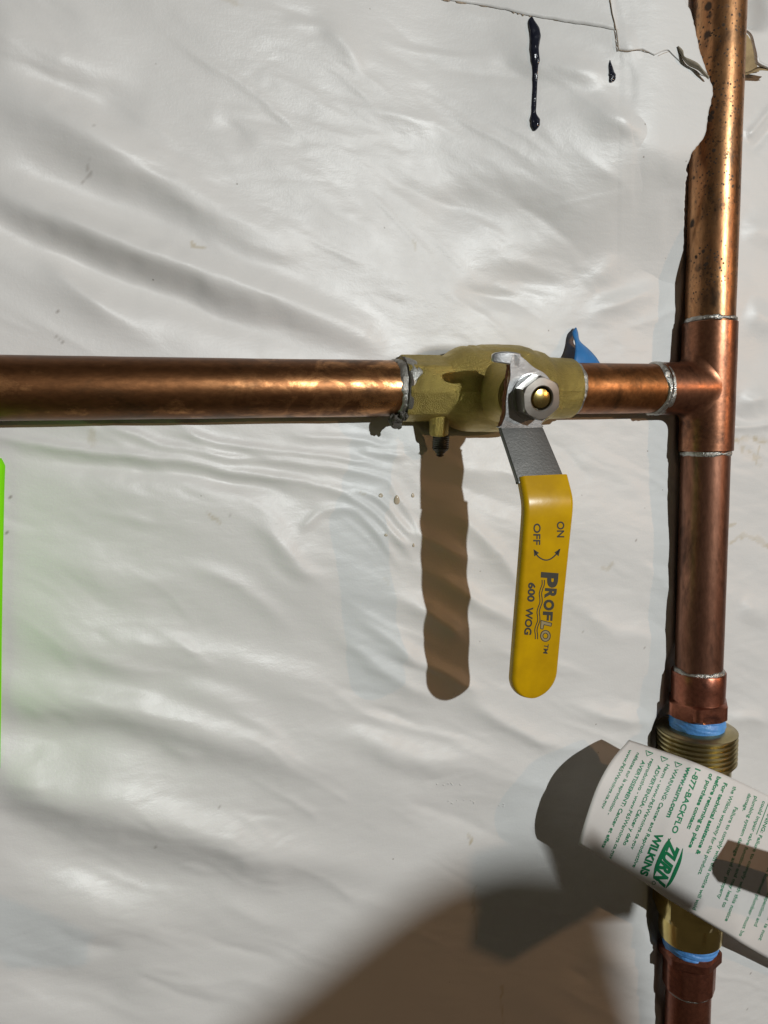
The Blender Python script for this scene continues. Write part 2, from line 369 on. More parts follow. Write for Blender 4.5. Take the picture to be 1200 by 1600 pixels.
# the facing is pressed back behind the pipes and fittings
def press(Y, a, b, r, soft=.0035, slope=.9):
    a = np.array(a); b = np.array(b); d = b-a; t = np.clip(((X-a[0])*d[0]+(Z-a[1])*d[1])/(d@d), 0, 1)
    D = np.hypot(X-a[0]-t*d[0], Z-a[1]-t*d[1]); rr = r+.0010
    need = np.where(D < rr*.94, np.sqrt(np.maximum(rr*rr-D*D, 0)), rr*.34-(D-rr*.94)*slope)
    m = np.maximum(Y, need); e = np.clip(1-np.abs(Y-need)/soft, 0, 1)
    return m+e*e*soft*.25
Y = press(Y, (-.62,0), (-.19,0), R); Y = press(Y, (-.11,0), (0,0), R+.001); Y = press(Y, (0,.055), (0,-.66), R); Y = press(Y, (0,.42), (0,.05), R, .0025, 2.6)
Y = press(Y, (-.172,0), (-.124,0), .0235, .005, 1.0); Y = press(Y, (-.197,0), (-.1,0), .0172, .004)
Y = press(Y, (0,.037), (0,-.037), .0163); Y = press(Y, (0,-.222), (0,-.345), .0265, .006, 1.0); Y = press(Y, (0,-.175), (0,-.40), .0185, .004)
NR, NC = X.shape
Vw = np.stack([X.ravel(), Y.ravel(), Z.ravel()], 1)
def wallY(x, z):
    j = np.clip((np.asarray(x)-gx[0])/.00125, 0, NC-1.001); i = np.clip((np.asarray(z)-gz[0])/.00125, 0, NR-1.001)
    j0 = j.astype(int); i0 = i.astype(int); fj = j-j0; fi = i-i0
    return (Y[i0,j0]*(1-fj)+Y[i0,j0+1]*fj)*(1-fi)+(Y[i0+1,j0]*(1-fj)+Y[i0+1,j0+1]*fj)*fi
def onwall(x, y, off=0.0):
    """photo pixel -> point on the wrinkled wall, lifted by off"""
    p = at(x, y, WY)
    for _ in range(4): p = at(x, y, float(wallY(p[0], p[2]))-off)
    return p
me = bpy.data.meshes.new('wall')
ii, jj = np.meshgrid(np.arange(NR-1), np.arange(NC-1), indexing='ij'); b = (ii*NC+jj).ravel()
quads = np.stack([b, b+1, b+NC+1, b+NC], 1).astype(np.int32)
me.vertices.add(len(Vw)); me.vertices.foreach_set('co', Vw.ravel()); nq = len(quads)
me.loops.add(nq*4); me.loops.foreach_set('vertex_index', quads.ravel())
me.polygons.add(nq); me.polygons.foreach_set('loop_start', np.arange(0, nq*4, 4, dtype=np.int32))
me.update(calc_edges=True); me.polygons.foreach_set('use_smooth', np.ones(nq, bool))
# stains with shapes of their own
st = np.zeros((NR, NC)); sd = np.zeros((NR, NC))
def blob(arr, pts, w, amount, brk=0.0, seed=0):
    P = np.array([at(x, y, WY)[[0,2]] for x, y in pts]); w = w*1e-3
    if len(P) == 1: P = np.vstack([P, P+1e-5])
    D, t = dist_poly(P, X+.0012*vn(X*300, Z*300, 90+seed), Z+.0012*vn(X*300, Z*300, 91+seed))
    f = sstep(1.25, .55, D/w)*(1-brk*sstep(-.2, .3, vn(X*260, Z*260, 92+seed)))
    np.maximum(arr, amount*f, out=arr)
blob(st, [(1148,690),(1175,683),(1200,690),(1215,700)], 1.6, .55, .7, 1); blob(st, [(1160,700),(1190,722)], 2.6, .35, .8, 2)
blob(st, [(1186,700),(1182,724)], .9, .4, .3, 3); blob(st, [(1140,850),(1165,836),(1190,845),(1215,862)], 1.8, .5, .5, 4); blob(st, [(1134,826),(1150,820)], 1.2, .45, .5, 5)
blob(st, [(940,884),(950,888),(955,880)], 1.5, .30, .6, 6); blob(st, [(1003,375),(1015,368)], 1.7, .32, .5, 7); blob(st, [(993,335),(995,345)], .7, .3, .2, 8)
blob(st, [(650,378),(651,388)], .8, .35, .2, 9); blob(st, [(298,382),(316,386)], 1.0, .5, .5, 10); blob(st, [(140,676),(145,690)], 1.6, .28, .4, 11)
blob(st, [(325,800),(340,815)], .6, .45, .3, 12); blob(st, [(733,1306),(737,1316)], 1.1, .6, .5, 13); blob(st, [(742,1390),(740,1400),(745,1470)], .7, .3, .7, 14)
blob(st, [(783,1540),(785,1600)], 1.0, .4, .6, 15); blob(st, [(560,765),(568,772)], .7, .3, 0, 16); blob(st, [(600,900),(605,912)], 1.0, .18, .3, 17)
blob(st, [(1106,1590),(1110,1600)], 1, .3, .3, 18); blob(st, [(345,0),(375,8)], 1.2, .25, .6, 19)
for k, (x, y, w, a) in enumerate([(991,843,.5,.8),(910,985,.5,.7),(290,778,.45,.7),(372,115,.4,.6),(92,485,.4,.6),(90,497,.4,.5),(98,535,.5,.5),(745,150,.4,.5),(1169,1518,.55,.8),(1183,1545,.4,.6),(1158,1560,.4,.6),(1165,1575,.35,.6),
     (14,775,.45,.8),(12,830,.4,.8),(38,985,.35,.7),(395,1086,.4,.6),(340,1258,.4,.6),(195,1365,.35,.6),(243,1320,.35,.5),(860,845,.4,.6),(1005,1010,.35,.5),(735,1310,.5,.8),(742,1404,.4,.6),(1160,118,.4,.7),(1187,115,.6,.6),(970,145,.4,.4),(1040,220,.5,.4)]):
    blob(sd, [(x, y), (x+1, y+1.5)], w, a, .2, 40+k)
for pts in ([(147,200),(149,206)], [(142,250),(138,268),(130,282)], [(85,520),(95,540),(103,545)], [(345,785),(360,805)]):
    blob(sd, pts, .28, .35, .5, 70)
ca = me.color_attributes.new('stain', 'FLOAT_COLOR', 'POINT')
buf = np.zeros((len(Vw), 4), np.float32); buf[:,0] = st.ravel(); buf[:,1] = sd.ravel(); buf[:,3] = 1; ca.data.foreach_set('color', buf.ravel())
me.materials.append(M['facing'])
wall = bpy.data.objects.new('wall', me); COL.objects.link(wall)
wall['label'] = 'wrinkled glossy white insulation facing covering the wall behind the copper pipes'; wall['category'] = 'wall'

def dense(nodes, ys):
    n = np.array(nodes, float); return np.interp(ys, n[:,0], n[:,1])
# patch of facing lapped over the top edge, left of the vertical tear
def sheet(name, rows, m, parent, off_fn, thick=.0003, jit=None):
    """rows: list of lists of photo pixels on the wall; off_fn(i, j) lift from the wall"""
    V = []; nr = len(rows); nc = len(rows[0])
    for i, r in enumerate(rows):
        for j, (x, y) in enumerate(r): V.append(onwall(x, y, off_fn(i/(nr-1), j/(nc-1))))
    o = obj(name, V, grid_faces(nr, nc), m, parent, 60); solid(o, thick, 0); return o
low = [(690,-2),(740,6),(790,15),(812,21),(832,25),(866,31),(900,37),(930,41),(966,47)]
xs = np.linspace(690, 965, 56); ly = dense(low, xs)+.6*vn(xs*.12, xs*0, 3)
rows = [[(x-(1-t)*8*(x-690)/275, -70*(1-t)+y*t) for x, y in zip(xs, ly)] for t in np.linspace(0, 1, 16)]
sheet('lapped_sheet', rows, 'facing_plain', wall, lambda i, j: .00025+.0002*i)
# ragged brown fibre along its torn edge
tl = np.linspace(0, 1, 90)
def fibre(name, line, width, m='kraft_pale', off=.0005, seed=0):
    P = interp_poly(line, 90); d = np.gradient(P, axis=0); d /= np.linalg.norm(d, axis=1)[:,None]; nrm = np.stack([-d[:,1], d[:,0]], 1)
    w = width*(.25+.9*np.clip(.5+vn(tl*22, tl*0, seed), 0, 1))*np.clip(vn(tl*6, tl*0+2, seed+1)*1.5+.9, .15, 1)
    V = [onwall(*p, off) for p in P]+[onwall(*(p+n*a), off*.5) for p, n, a in zip(P, nrm, w)]
    o = obj(name, V, [(i, i+1, 91+i, 90+i) for i in range(89)], m, wall, 60); solid(o, .0002); return o
fibre('torn_edge', [(x, y-1.0) for x, y in low[:5]], 3.4, off=.0004, seed=1)
fibre('torn_edge', [(x, y-.8) for x, y in low[4:]], 1.3, 'kraft_pale', off=.0004, seed=4)
fibre('torn_edge', [(953,-8),(957,20),(962,40),(965,60),(967,79)], 2.2, off=.0013, seed=7)
fibre('torn_edge', [(966,78),(980,79.5),(1000,77.5),(1012,81),(1030,86.5)], 1.3, 'kraft_pale', off=.0009, seed=9)
fibre('torn_edge', [(1029,87),(1040,82),(1050,80),(1060,80)], 1.0, 'kraft_pale', off=.0015, seed=12)

# flap of facing that laps over the riser pipe: upper torn piece and lower piece
edge = [(-60,1062),(-20,1066),(0,1070),(20,1080),(40,1085),(75,1092),(97,1099),(118,1106),(132,1112),(144,1114),(160,1111),(180,1106),(200,1104),(215,1100),(225,1092),(237,1082),(250,1077),(265,1071),(272,1074),(285,1071),(331,1069),(380,1068),(415,1066),(432,1061),(455,1052)]
def flap(name, y0f, y1f, x0f, n=60, nc=44, lift0=.0, extra=0.0, curl=0.0):
    V = []
    for i in range(n):
        t = i/(n-1)
        for j in range(nc):
            s = j/(nc-1)
            # rows follow the upper/lower boundary curves
            yy0 = y0f(s); yy1 = y1f(s); y = yy0+(yy1-yy0)*t
            xr = dense(edge, y)+.7*float(vn(y*.3, 0, 21)); xl = x0f(y); x = xl+(xr-xl)*s
            fade = float(sstep(300, 170, y)); q = float(sstep(980, 1052, x))
            dive = .0004*(1-min(1, s/.12))+(.0006*float(sstep(415, 455, y)) if y0f(0) > 0 else 0)
            w0 = onwall(min(x, 1004), y, lift0-dive); q0 = float(sstep(985, 1003, x))
            pa = at(x, y, w0[1]); base = WY-.0262*float(sstep(-.185, -.050, min(pa[0], -.05)))*float(sstep(.052, .140, pa[2]+.006*float(vn(pa[0]*20, pa[2]*20, 33))))-lift0+dive-.0004*float(vn(x*.04, y*.04, 61))*q
            Yt = w0[1]*(1-q0)+base*q0
            Yt += (-.0160-extra-.0008*s-Yt)*q*fade
            V.append(at(x, y, Yt))
    o = obj(name, V, grid_faces(n, nc), 'facing_plain', wall, 60); solid(o, .00016, 0); return o
crack = [(0,78),(.12,80),(.30,77),(.44,86.5),(.55,80),(.62,78),(.70,92),(.82,107),(.93,117),(1,121)]
flap('paper_flap', lambda s: -60, lambda s: dense(crack, s), lambda y: dense([(-60,945),(0,953),(40,962),(78,966),(130,966)], y), 40, 60, .0006, .0005)
flap('paper_flap', lambda s: dense(crack, s)-7, lambda s: 455, lambda y: 958, 110, 60, .00012)
def leaf(name, a, b, m, off, parent):
    """strip between two photo polylines; off lists depths"""
    P = interp_poly(a, 24); Q = interp_poly(b, 24); V = []
    for i in range(24):
        for j in range(6):
            s = j/5; p = P[i]*(1-s)+Q[i]*s; V.append(at(p[0], p[1], p[2]-off*math.sin(s*math.pi)))
    o = obj(name, V, grid_faces(24, 6), m, parent, 60); solid(o, .0003); return o
leaf('curled_tear', [(1058.5,73,-.0168),(1062,83,-.0172),(1070,96,-.0176),(1077,103,-.0178),(1090,109,-.0180),(1098,116,-.0184),(1107,124,-.0190)],
     [(1060,72,-.0176),(1067,79,-.0190),(1069.5,88,-.0200),(1080,93,-.0212),(1091,99,-.0215),(1099,109,-.0210),(1108,119,-.0200)], 'kraft_grey', .0008, wall)
# torn scrap right of the riser: brown backing and a white curl
V = [onwall(x, y, .0012) for x, y in [(1150,48),(1168,55),(1175,66),(1180,80),(1183,104),(1186,112),(1170,114),(1150,116)]]
o = obj('torn_backing', V, [tuple(range(8))], 'kraft', wall, 0); solid(o, .0003)
leaf('curled_tear', [(1160,46,.002),(1170,54,.003),(1174,64,.003),(1178,82,.002),(1180,96,.001),(1184,102,.000),(1210,113,.002)],
     [(1160,44,.000),(1172,49,-.003),(1178,58,-.004),(1182,75,-.004),(1186,90,-.004),(1190,97,-.003),(1210,106,-.001)], 'facing_plain', .002, wall)
leaf('curled_tear', [(1150,116,.004),(1170,112,.003),(1188,104,.002),(1210,109,.003)], [(1150,120,.001),(1170,116,.000),(1188,110,-.001),(1210,112,.000)], 'kraft', .001, wall)

# ------------------------------------------------------------------ copper pipes
def tube(s0, s1, axis, r=R, seg=72, step=.012, wob=.00012, seed=0):
    n = max(2, int(abs(s1-s0)/step)); pr = [(s, r) for s in np.linspace(s0, s1, n)]
    return revolve(pr, axis, seg=seg, rf=lambda s, th, r: r+wob*vn(np.cos(th)*1.5+s*40, np.sin(th)*1.5+s*25, seed))
def solder_ring(s, axis, r, w=.0022, h=.0009, seed=0, parent=None, m='solder', name='solder_joint', amp=1.0):
    pr = [(t, math.sqrt(max(0, 1-t*t))) for t in np.linspace(-1, 1, 11)]
    a, u, v = frame(axis); th = np.linspace(0, 2*np.pi, 160, endpoint=False); V = []
    nz = lambda k, f: vn(np.cos(th)*f+k*1.7, np.sin(th)*f-k, seed+k)
    cen = w*.38*amp*nz(1, 1.7)+w*.12*amp*nz(2, 6); wid = w*(1+.45*amp*nz(3, 2.4)+.14*nz(4, 8)); hh = h*(1+.5*nz(5, 2.6)+.2*nz(6, 9))
    for t, q in pr:
        rr = r-.0003+hh*q*(1+.10*nz(8+int(t*5), 10)); ss = s+cen+wid*t
        V.append(a*ss[:,None]+rr[:,None]*(np.cos(th)[:,None]*u+np.sin(th)[:,None]*v))
    V = np.concatenate(V); sg = 160
    Fc = [(i*sg+k, i*sg+(k+1) % sg, (i+1)*sg+(k+1) % sg, (i+1)*sg+k) for i in range(10) for k in range(sg)]
    return obj(name, V, Fc, m, parent, 70)

t = thing('copper_pipe', 'long horizontal brown copper pipe running from the left edge into the brass ball valve', 'pipe', group='copper pipe runs')
obj('tube', *tube(-.60, -.196, 'x', seed=1), 'copper_h', t)
solder_ring(-.2005, 'x', R, .0036, .0012, 21, t, amp=.7)
# lump of burnt solder hanging under the joint
def lump(c, rad, seed, n=14):
    V = []; Fc = []
    for i in range(n+1):
        ph = math.pi*i/n
        for k in range(2*n):
            th = math.pi*k/n; d = np.array([math.sin(ph)*math.cos(th), math.sin(ph)*math.sin(th), math.cos(ph)])
            q = 1+.45*float(vn(d[0]*2.2+seed, d[1]*2.2+d[2]*1.7, seed))+.25*float(vn(d[0]*6+seed, d[2]*6+d[1]*4, seed+1))
            V.append(np.array(c)+d*np.array(rad)*q)
    for i in range(n):
        for k in range(2*n): Fc.append((i*2*n+k, i*2*n+(k+1) % (2*n), (i+1)*2*n+(k+1) % (2*n), (i+1)*2*n+k))
    return V, Fc
obj('solder_drip', *join([lump((-.2030,-.004,-.0158), (.0036,.0032,.0038), 3), lump((-.2002,-.008,-.0138), (.0020,.0026,.0026), 8)]), 'flux', t, 60)
t = thing('copper_pipe', 'short orange copper pipe stub between the brass ball valve and the tee', 'pipe', group='copper pipe runs')
obj('tube', *tube(-.100, -.030, 'x', seed=2), 'copper_stub', t)
solder_ring(-.0962, 'x', R+.0002, .0017, .0010, 31, t)
t = thing('copper_pipe', 'upper vertical copper pipe with dark spots and a bright highlight above the tee', 'pipe', group='copper pipe runs')
obj('tube', *tube(.034, .42, 'z', seed=3), 'copper_riser', t)
solder_ring(.0402, 'z', R+.0001, .0014, .0010, 41, t)
t = thing('copper_pipe', 'dull vertical copper pipe between the tee and the upper threaded adapter', 'pipe', group='copper pipe runs')
obj('tube', *tube(-.180, -.034, 'z', seed=4), 'copper_v', t)
solder_ring(-.0390, 'z', R+.0001, .0014, .0008, 51, t); solder_ring(-.1752, 'z', R+.0003, .0016, .0013, 56, t, amp=1.4)
t = thing('copper_pipe', 'reddish copper pipe leaving the bottom edge of the picture below the lower adapter', 'pipe', group='copper pipe runs')
obj('tube', *tube(-.64, -.385, 'z', seed=5), 'copper_red', t)
solder_ring(-.3915, 'z', R+.0001, .0012, .0008, 61, t)

# ------------------------------------------------------------------ tee
tee = thing('pipe_tee', 'copper tee fitting joining the horizontal pipe to the vertical pipe', 'pipe fitting')
RT = .01575
pr = [(-.0375,R+.0002),(-.0376,RT-.0003),(-.0372,RT),(-.030,RT),(-.020,RT+.0001),(0,RT),(.020,RT+.0001),(.030,RT),(.0385,RT),(.0389,RT-.0003),(.0388,R+.0002)]
prd = []
for (a, ra), (b_, rb) in zip(pr[:-1], pr[1:]):
    for q in np.linspace(0, 1, 5, endpoint=False): prd.append((a+(b_-a)*q, ra+(rb-ra)*q))
prd.append(pr[-1])
run = revolve(prd, 'z', seg=96, cap=False)
RB = .01535; sg = 120; V = []
th = np.linspace(0, 2*np.pi, sg, endpoint=False); cy, szn = -np.cos(th), np.sin(th)
ring_s = [(-.0378,R+.0002),(-.0379,RB-.0003),(-.0375,RB),(-.034,RB),(-.030,RB)]
for s, r in ring_s: V.append(np.stack([np.full(sg, s), cy*r, szn*r], 1))
fil = .0085
xin = -np.sqrt(np.maximum(RT**2-(RB*cy)**2, 0)); f = fil*(.30+.70*np.abs(szn)**1.3)
A = np.stack([xin-f, cy*RB, szn*RB], 1); Bc = np.stack([xin, cy*RB, szn*RB], 1)
yo = cy*(RB-.0*f); zo = szn*RB+np.sign(szn)*f
Cc = np.stack([-np.sqrt(np.maximum(RT**2-yo**2, 0))+.0001, yo, zo], 1)
A[:,0] = np.maximum(A[:,0], -.0298)
for q in np.linspace(0, 1, 12): V.append((1-q)**2*A+2*q*(1-q)*Bc+q*q*Cc)
nr = len(V); V = np.concatenate(V)
br = (V, [(i*sg+k, i*sg+(k+1) % sg, (i+1)*sg+(k+1) % sg, (i+1)*sg+k) for i in range(nr-1) for k in range(sg)])
obj('tee_body', *join([run, br]), 'copper_tee', tee, 35)
solder_ring(-.0400, 'x', R+.0004, .0017, .0012, 71, tee); solder_ring(-.0368, 'x', RB-.0001, .0014, .0006, 76, tee); solder_ring(-.0384, 'x', R+.0004, .0008, .0007, 78, tee, 'flux')

# ------------------------------------------------------------------ ball valve
valve = thing('ball_valve', 'brass ball valve with a yellow lever soldered into the horizontal pipe', 'valve', (VX,0,0), (VROT,0,0))
bm_prof = [(-.0500,.0150),(-.0502,.0163),(-.0496,.0166),(-.040,.0166),(-.0285,.0166),(-.0265,.0168),(-.0235,.0182),(-.0205,.0202),(-.0175,.0217),(-.014,.0226),(-.008,.0230),(0,.0232),(.010,.0233),(.018,.0231),(.0225,.0222),(.0262,.0209),(.0285,.0206),(.0310,.0200),(.0345,.0180),(.0375,.0170),(.046,.0168),(.0510,.0166),(.0514,.0160),(.0512,.0150)]
pr = []
for (a, ra), (b_, rb) in zip(bm_prof[:-1], bm_prof[1:]):
    k = max(1, int(abs(b_-a)/.0012))
    for q in np.linspace(0, 1, k, endpoint=False): pr.append((a+(b_-a)*q, ra+(rb-ra)*q))
pr.append(bm_prof[-1])
oct_ = poly_rf(8, math.pi/8)
def body_rf(s, th, r):
    k = float(sstep(-.0262, -.0285, s))                                  # octagonal end on the left
    base = np.full(th.shape, r)
    o8 = np.minimum(oct_(s, th, r*.972), r*1.04)
    rr = base*(1-k)+o8*k
    mid = float(sstep(-.020, -.010, s)*sstep(.034, .026, s))
    rr = rr+mid*(.00035*np.abs(np.sin(th*6))**.5*0+.00018*(vn(np.cos(th)*9, np.sin(th)*9+s*260, 5)))
    top = np.exp(-((th-np.pi/2)/.35)**2)                                 # cast notches on the crown
    rr = rr-top*(.0012*math.exp(-((s+.0125)/.0013)**2)+.0011*math.exp(-((s+.0075)/.0015)**2)+.0009*math.exp(-((s-.0245)/.0012)**2))
    sm = np.exp(-(np.minimum(th, 2*np.pi-th)/.022)**2); rr = rr+.00035*sm*(1-k)*float(sstep(.0512, .048, s))     # casting seam
    rr = rr+.00008*vn(np.cos(th)*14+s*300, np.sin(th)*14+s*200, 9)
    return rr
VV, FF = revolve(pr, 'x', seg=288, rf=body_rf)
obj('valve_body', VV, FF, 'brass_cast', valve, 28)
# stem boss growing out of the body
boss = revolve([(.012,.0165),(.019,.0158),(.0235,.0142),(.027,.0134),(.0355,.0130),(.0365,.0124),(.0366,.006)], 'y', (0.0,0,0), 72)
obj('stem_boss', *boss, 'brass_cast', valve, 30)
obj('packing_nut', *revolve([(.036,.0095),(.0405,.0095),(.041,.009),(.0412,.0040)], 'y', seg=36), 'screw', valve, 30)
# drain boss and its screw below the left end
z0 = -.0150
dv = revolve([(.0135,.0053),(.0195,.0052),(.0235,.0050),(.0245,.0046),(.0246,.002)], 'z', (0,0,0), 40)
Vd = np.array(dv[0]); Vd[:,2] *= -1; Vd[:,0] += -.0285; Vd[:,1] += -.0035
obj('drain_boss', Vd, dv[1], 'brass_cast', valve, 35)
scp = []
for k in range(60):
    s = .0240+k*.00018; scp.append((s, .0046-.00045*abs(((s/.0011) % 1)*2-1)-max(0, (s-.0318))*1.0))
scp.append((.0352, .0022)); scp.append((.0360, .0008))
sv = revolve(scp, 'z', (0,0,0), 40); Vd = np.array(sv[0]); Vd[:,2] *= -1; Vd[:,0] += -.0272; Vd[:,1] += -.0035
obj('drain_screw', Vd, sv[1], 'screw', valve, 50)
# solder flowed onto the left collar
solder_ring(-.0494, 'x', .0163, .0013, .0006, 81, valve, 'flux', amp=.6)
def smear(th0, th1, s0, s1, r, m, seed, parent, h=.0008):
    n, k = 26, 14; V = []
    for i in range(n):
        for j in range(k):
            a = i/(n-1); b2 = j/(k-1); th = th0+(th1-th0)*a
            env = math.sin(math.pi*a)**.6; s = s0+(s1-s0)*b2*env*(1+.3*float(vn(a*5, 0, seed)))
            hh = h*math.sin(math.pi*min(max(b2, .0), 1))**.5*env*(1+.4*float(vn(a*6, b2*5, seed)))-.0003
            rr = r+hh; V.append((s, -math.cos(th)*rr, math.sin(th)*rr))
    return obj('solder_smear', V, grid_faces(n, k), m, parent, 60)
smear(.10, 1.35, -.0502, -.0435, .0165, 'solder', 4, valve, .0010)
# stem, nut
obj('stem', *revolve([(.040,.0050),(.0556,.0050),(.0568,.0044),(.0573,.0028),(.0575,.0004)], 'y', seg=40), 'brass_bright', valve, 35)
ch = lambda s: .0111 if s < .0563 else .0111-(s-.0563)*1.9
hexo = revolve([(.0490,.0093),(.0495,.0095),(.0556,.0095),(.0562,.0095),(.0568,.0095),(.0570,.0093)], 'y', seg=96, rf=poly_rf(6, math.radians(8), ch), cap=False)
hin = revolve([(.0570,.0093),(.0571,.0080),(.0572,.0062),(.0568,.0056),(.0545,.0055),(.0495,.0055)], 'y', seg=96, cap=False,
              rf=lambda s, th, r: poly_rf(6, math.radians(8), ch)(.0570, th, r) if r > .0092 else np.full(th.shape, r))
obj('hex_nut', *join([hexo, hin]), 'nut_steel', valve, 25)
obj('washer', *revolve([(.0478,.0046),(.0478,.0112),(.0490,.0112),(.0490,.0046)], 'y', seg=56, cap=False), 'steel', valve, 25)

# lever: plate, slanted neck and grip in valve coordinates (x across, y towards the wall, z up)
def strip(sections, hw_fn, xc_fn, t, bev=.0006, nround=4):
    """sections: (y, z) centre line; rounded-rectangle section swept along it"""
    P = np.array(sections, float); n = len(P); T = np.gradient(P, axis=0); T /= np.linalg.norm(T, axis=1)[:,None]
    V = []; sh = []
    for cx_, cy_, a0 in ((1,1,0),(-1,1,90),(-1,-1,180),(1,-1,270)):
        for q in np.linspace(0, 90, nround): sh.append((cx_, cy_, math.radians(a0+q)))
    for i in range(n):
        nrm = np.array([T[i,1], -T[i,0]])
        if nrm[0] > 0: nrm = -nrm
        hw = hw_fn(i/(n-1), P[i]); xc = xc_fn(i/(n-1), P[i]); tt = t if not callable(t) else t(i/(n-1)); bv = min(bev, hw*.98, tt*.49)
        for cx_, cy_, a in sh:
            dx = cx_*(hw-bv)+bv*math.cos(a); dn = cy_*(tt/2-bv)+bv*math.sin(a)
            V.append((xc+dx, P[i,0]+nrm[0]*dn, P[i,1]+nrm[1]*dn))
    k = len(sh); Fc = [(i*k+j, i*k+(j+1) % k, (i+1)*k+(j+1) % k, (i+1)*k+j) for i in range(n-1) for j in range(k)]
    Fc += [tuple(range(k)), tuple((n-1)*k+j for j in range(k))]
    return V, Fc
lever = thing('lever', '', '', (0,0,0)); del lever['label'], lever['category']
lever.parent = valve
# flat plate under the nut, with a stop ear curling back at its top left
PY = -.0464
out = [(-.0135,.0045),(-.0140,-.002),(-.0138,-.0085),(-.0155,-.0135),(-.0157,-.0150),(.0062,-.0150),(.0066,-.0130),(.0105,-.0085),(.0118,-.003),(.0116,.003),(.0095,.0080),(.0055,.0115),(.0000,.0140),(-.0050,.0175),(-.0085,.0195),(-.0120,.0195),(-.0130,.0150),(-.0125,.0095)]
P = interp_poly(out+[out[0]], 90)[:-1]
n = len(P); V = [(x, PY-.0014, z) for x, z in P]+[(x, PY+.0014, z) for x, z in P]
Fc = [tuple(range(n)), tuple(range(2*n-1, n-1, -1))]+[(i, (i+1) % n, n+(i+1) % n, n+i) for i in range(n)]
o = obj('lever_plate', V, Fc, 'steel', lever, 35); bv = o.modifiers.new('bevel', 'BEVEL'); bv.width = .0005; bv.segments = 2; bv.limit_method = 'ANGLE'
# bent stop ear
ear = [(PY+.0004,.0150)]
Vv, Ff = [], []
E_ = [(-.0070,PY,.0168,.0034),(-.0105,PY,.0178,.0030),(-.0140,PY+.0001,.0182,.0029),(-.0172,PY+.0005,.0183,.0026),(-.0200,PY+.0012,.0182,.0022),(-.0214,PY+.0018,.0180,.0015)]
for x, y, z, hz in E_:
    for dz, dn in ((hz,-.0014),(hz,.0014),(-hz,.0014),(-hz,-.0014)): Vv.append((x+dn*.35, y+dn, z+dz))
for i in range(len(E_)-1):
    for j in range(4): Ff.append((i*4+j, i*4+(j+1) % 4, (i+1)*4+(j+1) % 4, (i+1)*4+j))
Ff += [(0,1,2,3), tuple(len(E_)*4-4+j for j in range(4))]
o = obj('stop_ear', Vv, Ff, 'steel', lever, 60); bv = o.modifiers.new('bevel', 'BEVEL'); bv.width = .0005; bv.segments = 2
# rusted cut edge along the plate's left side
V = []
nn = 40
for i in range(nn):
    a = i/(nn-1); z = .0150-.0300*a; x = float(np.interp(-z, [-.0150,-.0045,.002,.0085,.0135,.0150], [-.0130,-.0136,-.0141,-.0139,-.0155,-.0157]))
    for j in range(7):
        b2 = j/6; y = PY-.0013+.0028*b2; V.append((x-.0004-.00035*math.sin(math.pi*b2)-.0003*float(vn(a*18, b2*3, 4)), y, z))
obj('rusted_edge', V, grid_faces(nn, 7), 'rust', lever, 60)
# slanted neck (bare zinc) from the plate to the grip
neck = [(PY,-.0135),(PY,-.0148),(PY-.0003,-.0158),(PY-.0011,-.0170),(PY-.0080,-.0280),(PY-.0143,-.0382),(PY-.0150,-.0392)]
neck = interp_poly(neck, 30)
obj('neck', *strip(neck, lambda t, p: float(np.interp(-p[1], [.0135,.0165,.038], [.0112,.0118,.0128])), lambda t, p: float(np.interp(-p[1], [.0135,.0165,.038], [-.0047,-.0040,.0000])), .0026), 'neck_steel', lever, 35)
# yellow dipped grip
gc = [(PY-.0140,-.0372),(PY-.0165,-.0412),(PY-.0187,-.0448),(PY-.0200,-.0475),(PY-.0207,-.0505),(PY-.0210,-.0540)]
gl = interp_poly(gc, 16); straight = [(PY-.0210, z) for z in np.linspace(-.0555, -.1360, 44)]
gl = np.vstack([gl, straight]); ZT = -.1410; XG = .0010
tip = [(PY-.0210, -.1360-.0121*math.sin(a)) for a in np.linspace(.06, math.pi/2-.06, 18)]
gl = np.vstack([gl, tip])
def gw(t, p):
    z = -p[1]; w = float(np.interp(z, [.037,.046,.060,.095,.1360], [.0132,.0135,.0133,.0131,.0131]))
    if z > .1360: w *= math.sqrt(max(.0006, 1-((z-.1360)/.0123)**2))**.9
    return w
def gxc(t, p):
    return XG+float(np.interp(-p[1], [.037,.06,.10,.15], [.0004,.0002,-.0002,-.0004]))
grip = obj('grip', *strip(gl, gw, gxc, lambda t: .0060, .0026, 7), 'vinyl', lever, 50)

# lettering on the grip: photo pixels projected on its front face
VM = np.array(Matrix.Rotation(VROT, 3, 'X')); VO = np.array([VX, 0, 0])
GF = PY-.0210-.0030-.00008                       # local y of the printed face
def ongrip(x, y):
    q = np.array([(x-600)/F, 1.0, -(y-800)/F]); d = VM.T @ (CM @ q); o = VM.T @ (CAM_POS-VO)
    return o+d*((GF-o[1])/d[1])
def glyphs(body, bold=0.0, shear=0.0, res=4):
    cu = bpy.data.curves.new('lettering', 'FONT'); cu.body = body; cu.size = 1; cu.offset = bold; cu.shear = shear; cu.resolution_u = res; cu.fill_mode = 'FRONT'
    ob = bpy.data.objects.new('lettering', cu); COL.objects.link(ob)
    dg = bpy.context.evaluated_depsgraph_get(); me_ = bpy.data.meshes.new_from_object(ob.evaluated_get(dg))
    V = np.array([v.co[:2] for v in me_.vertices]); Fq = [tuple(p.vertices) for p in me_.polygons]
    bpy.data.objects.remove(ob); bpy.data.curves.remove(cu); bpy.data.meshes.remove(me_)
    return V, Fq
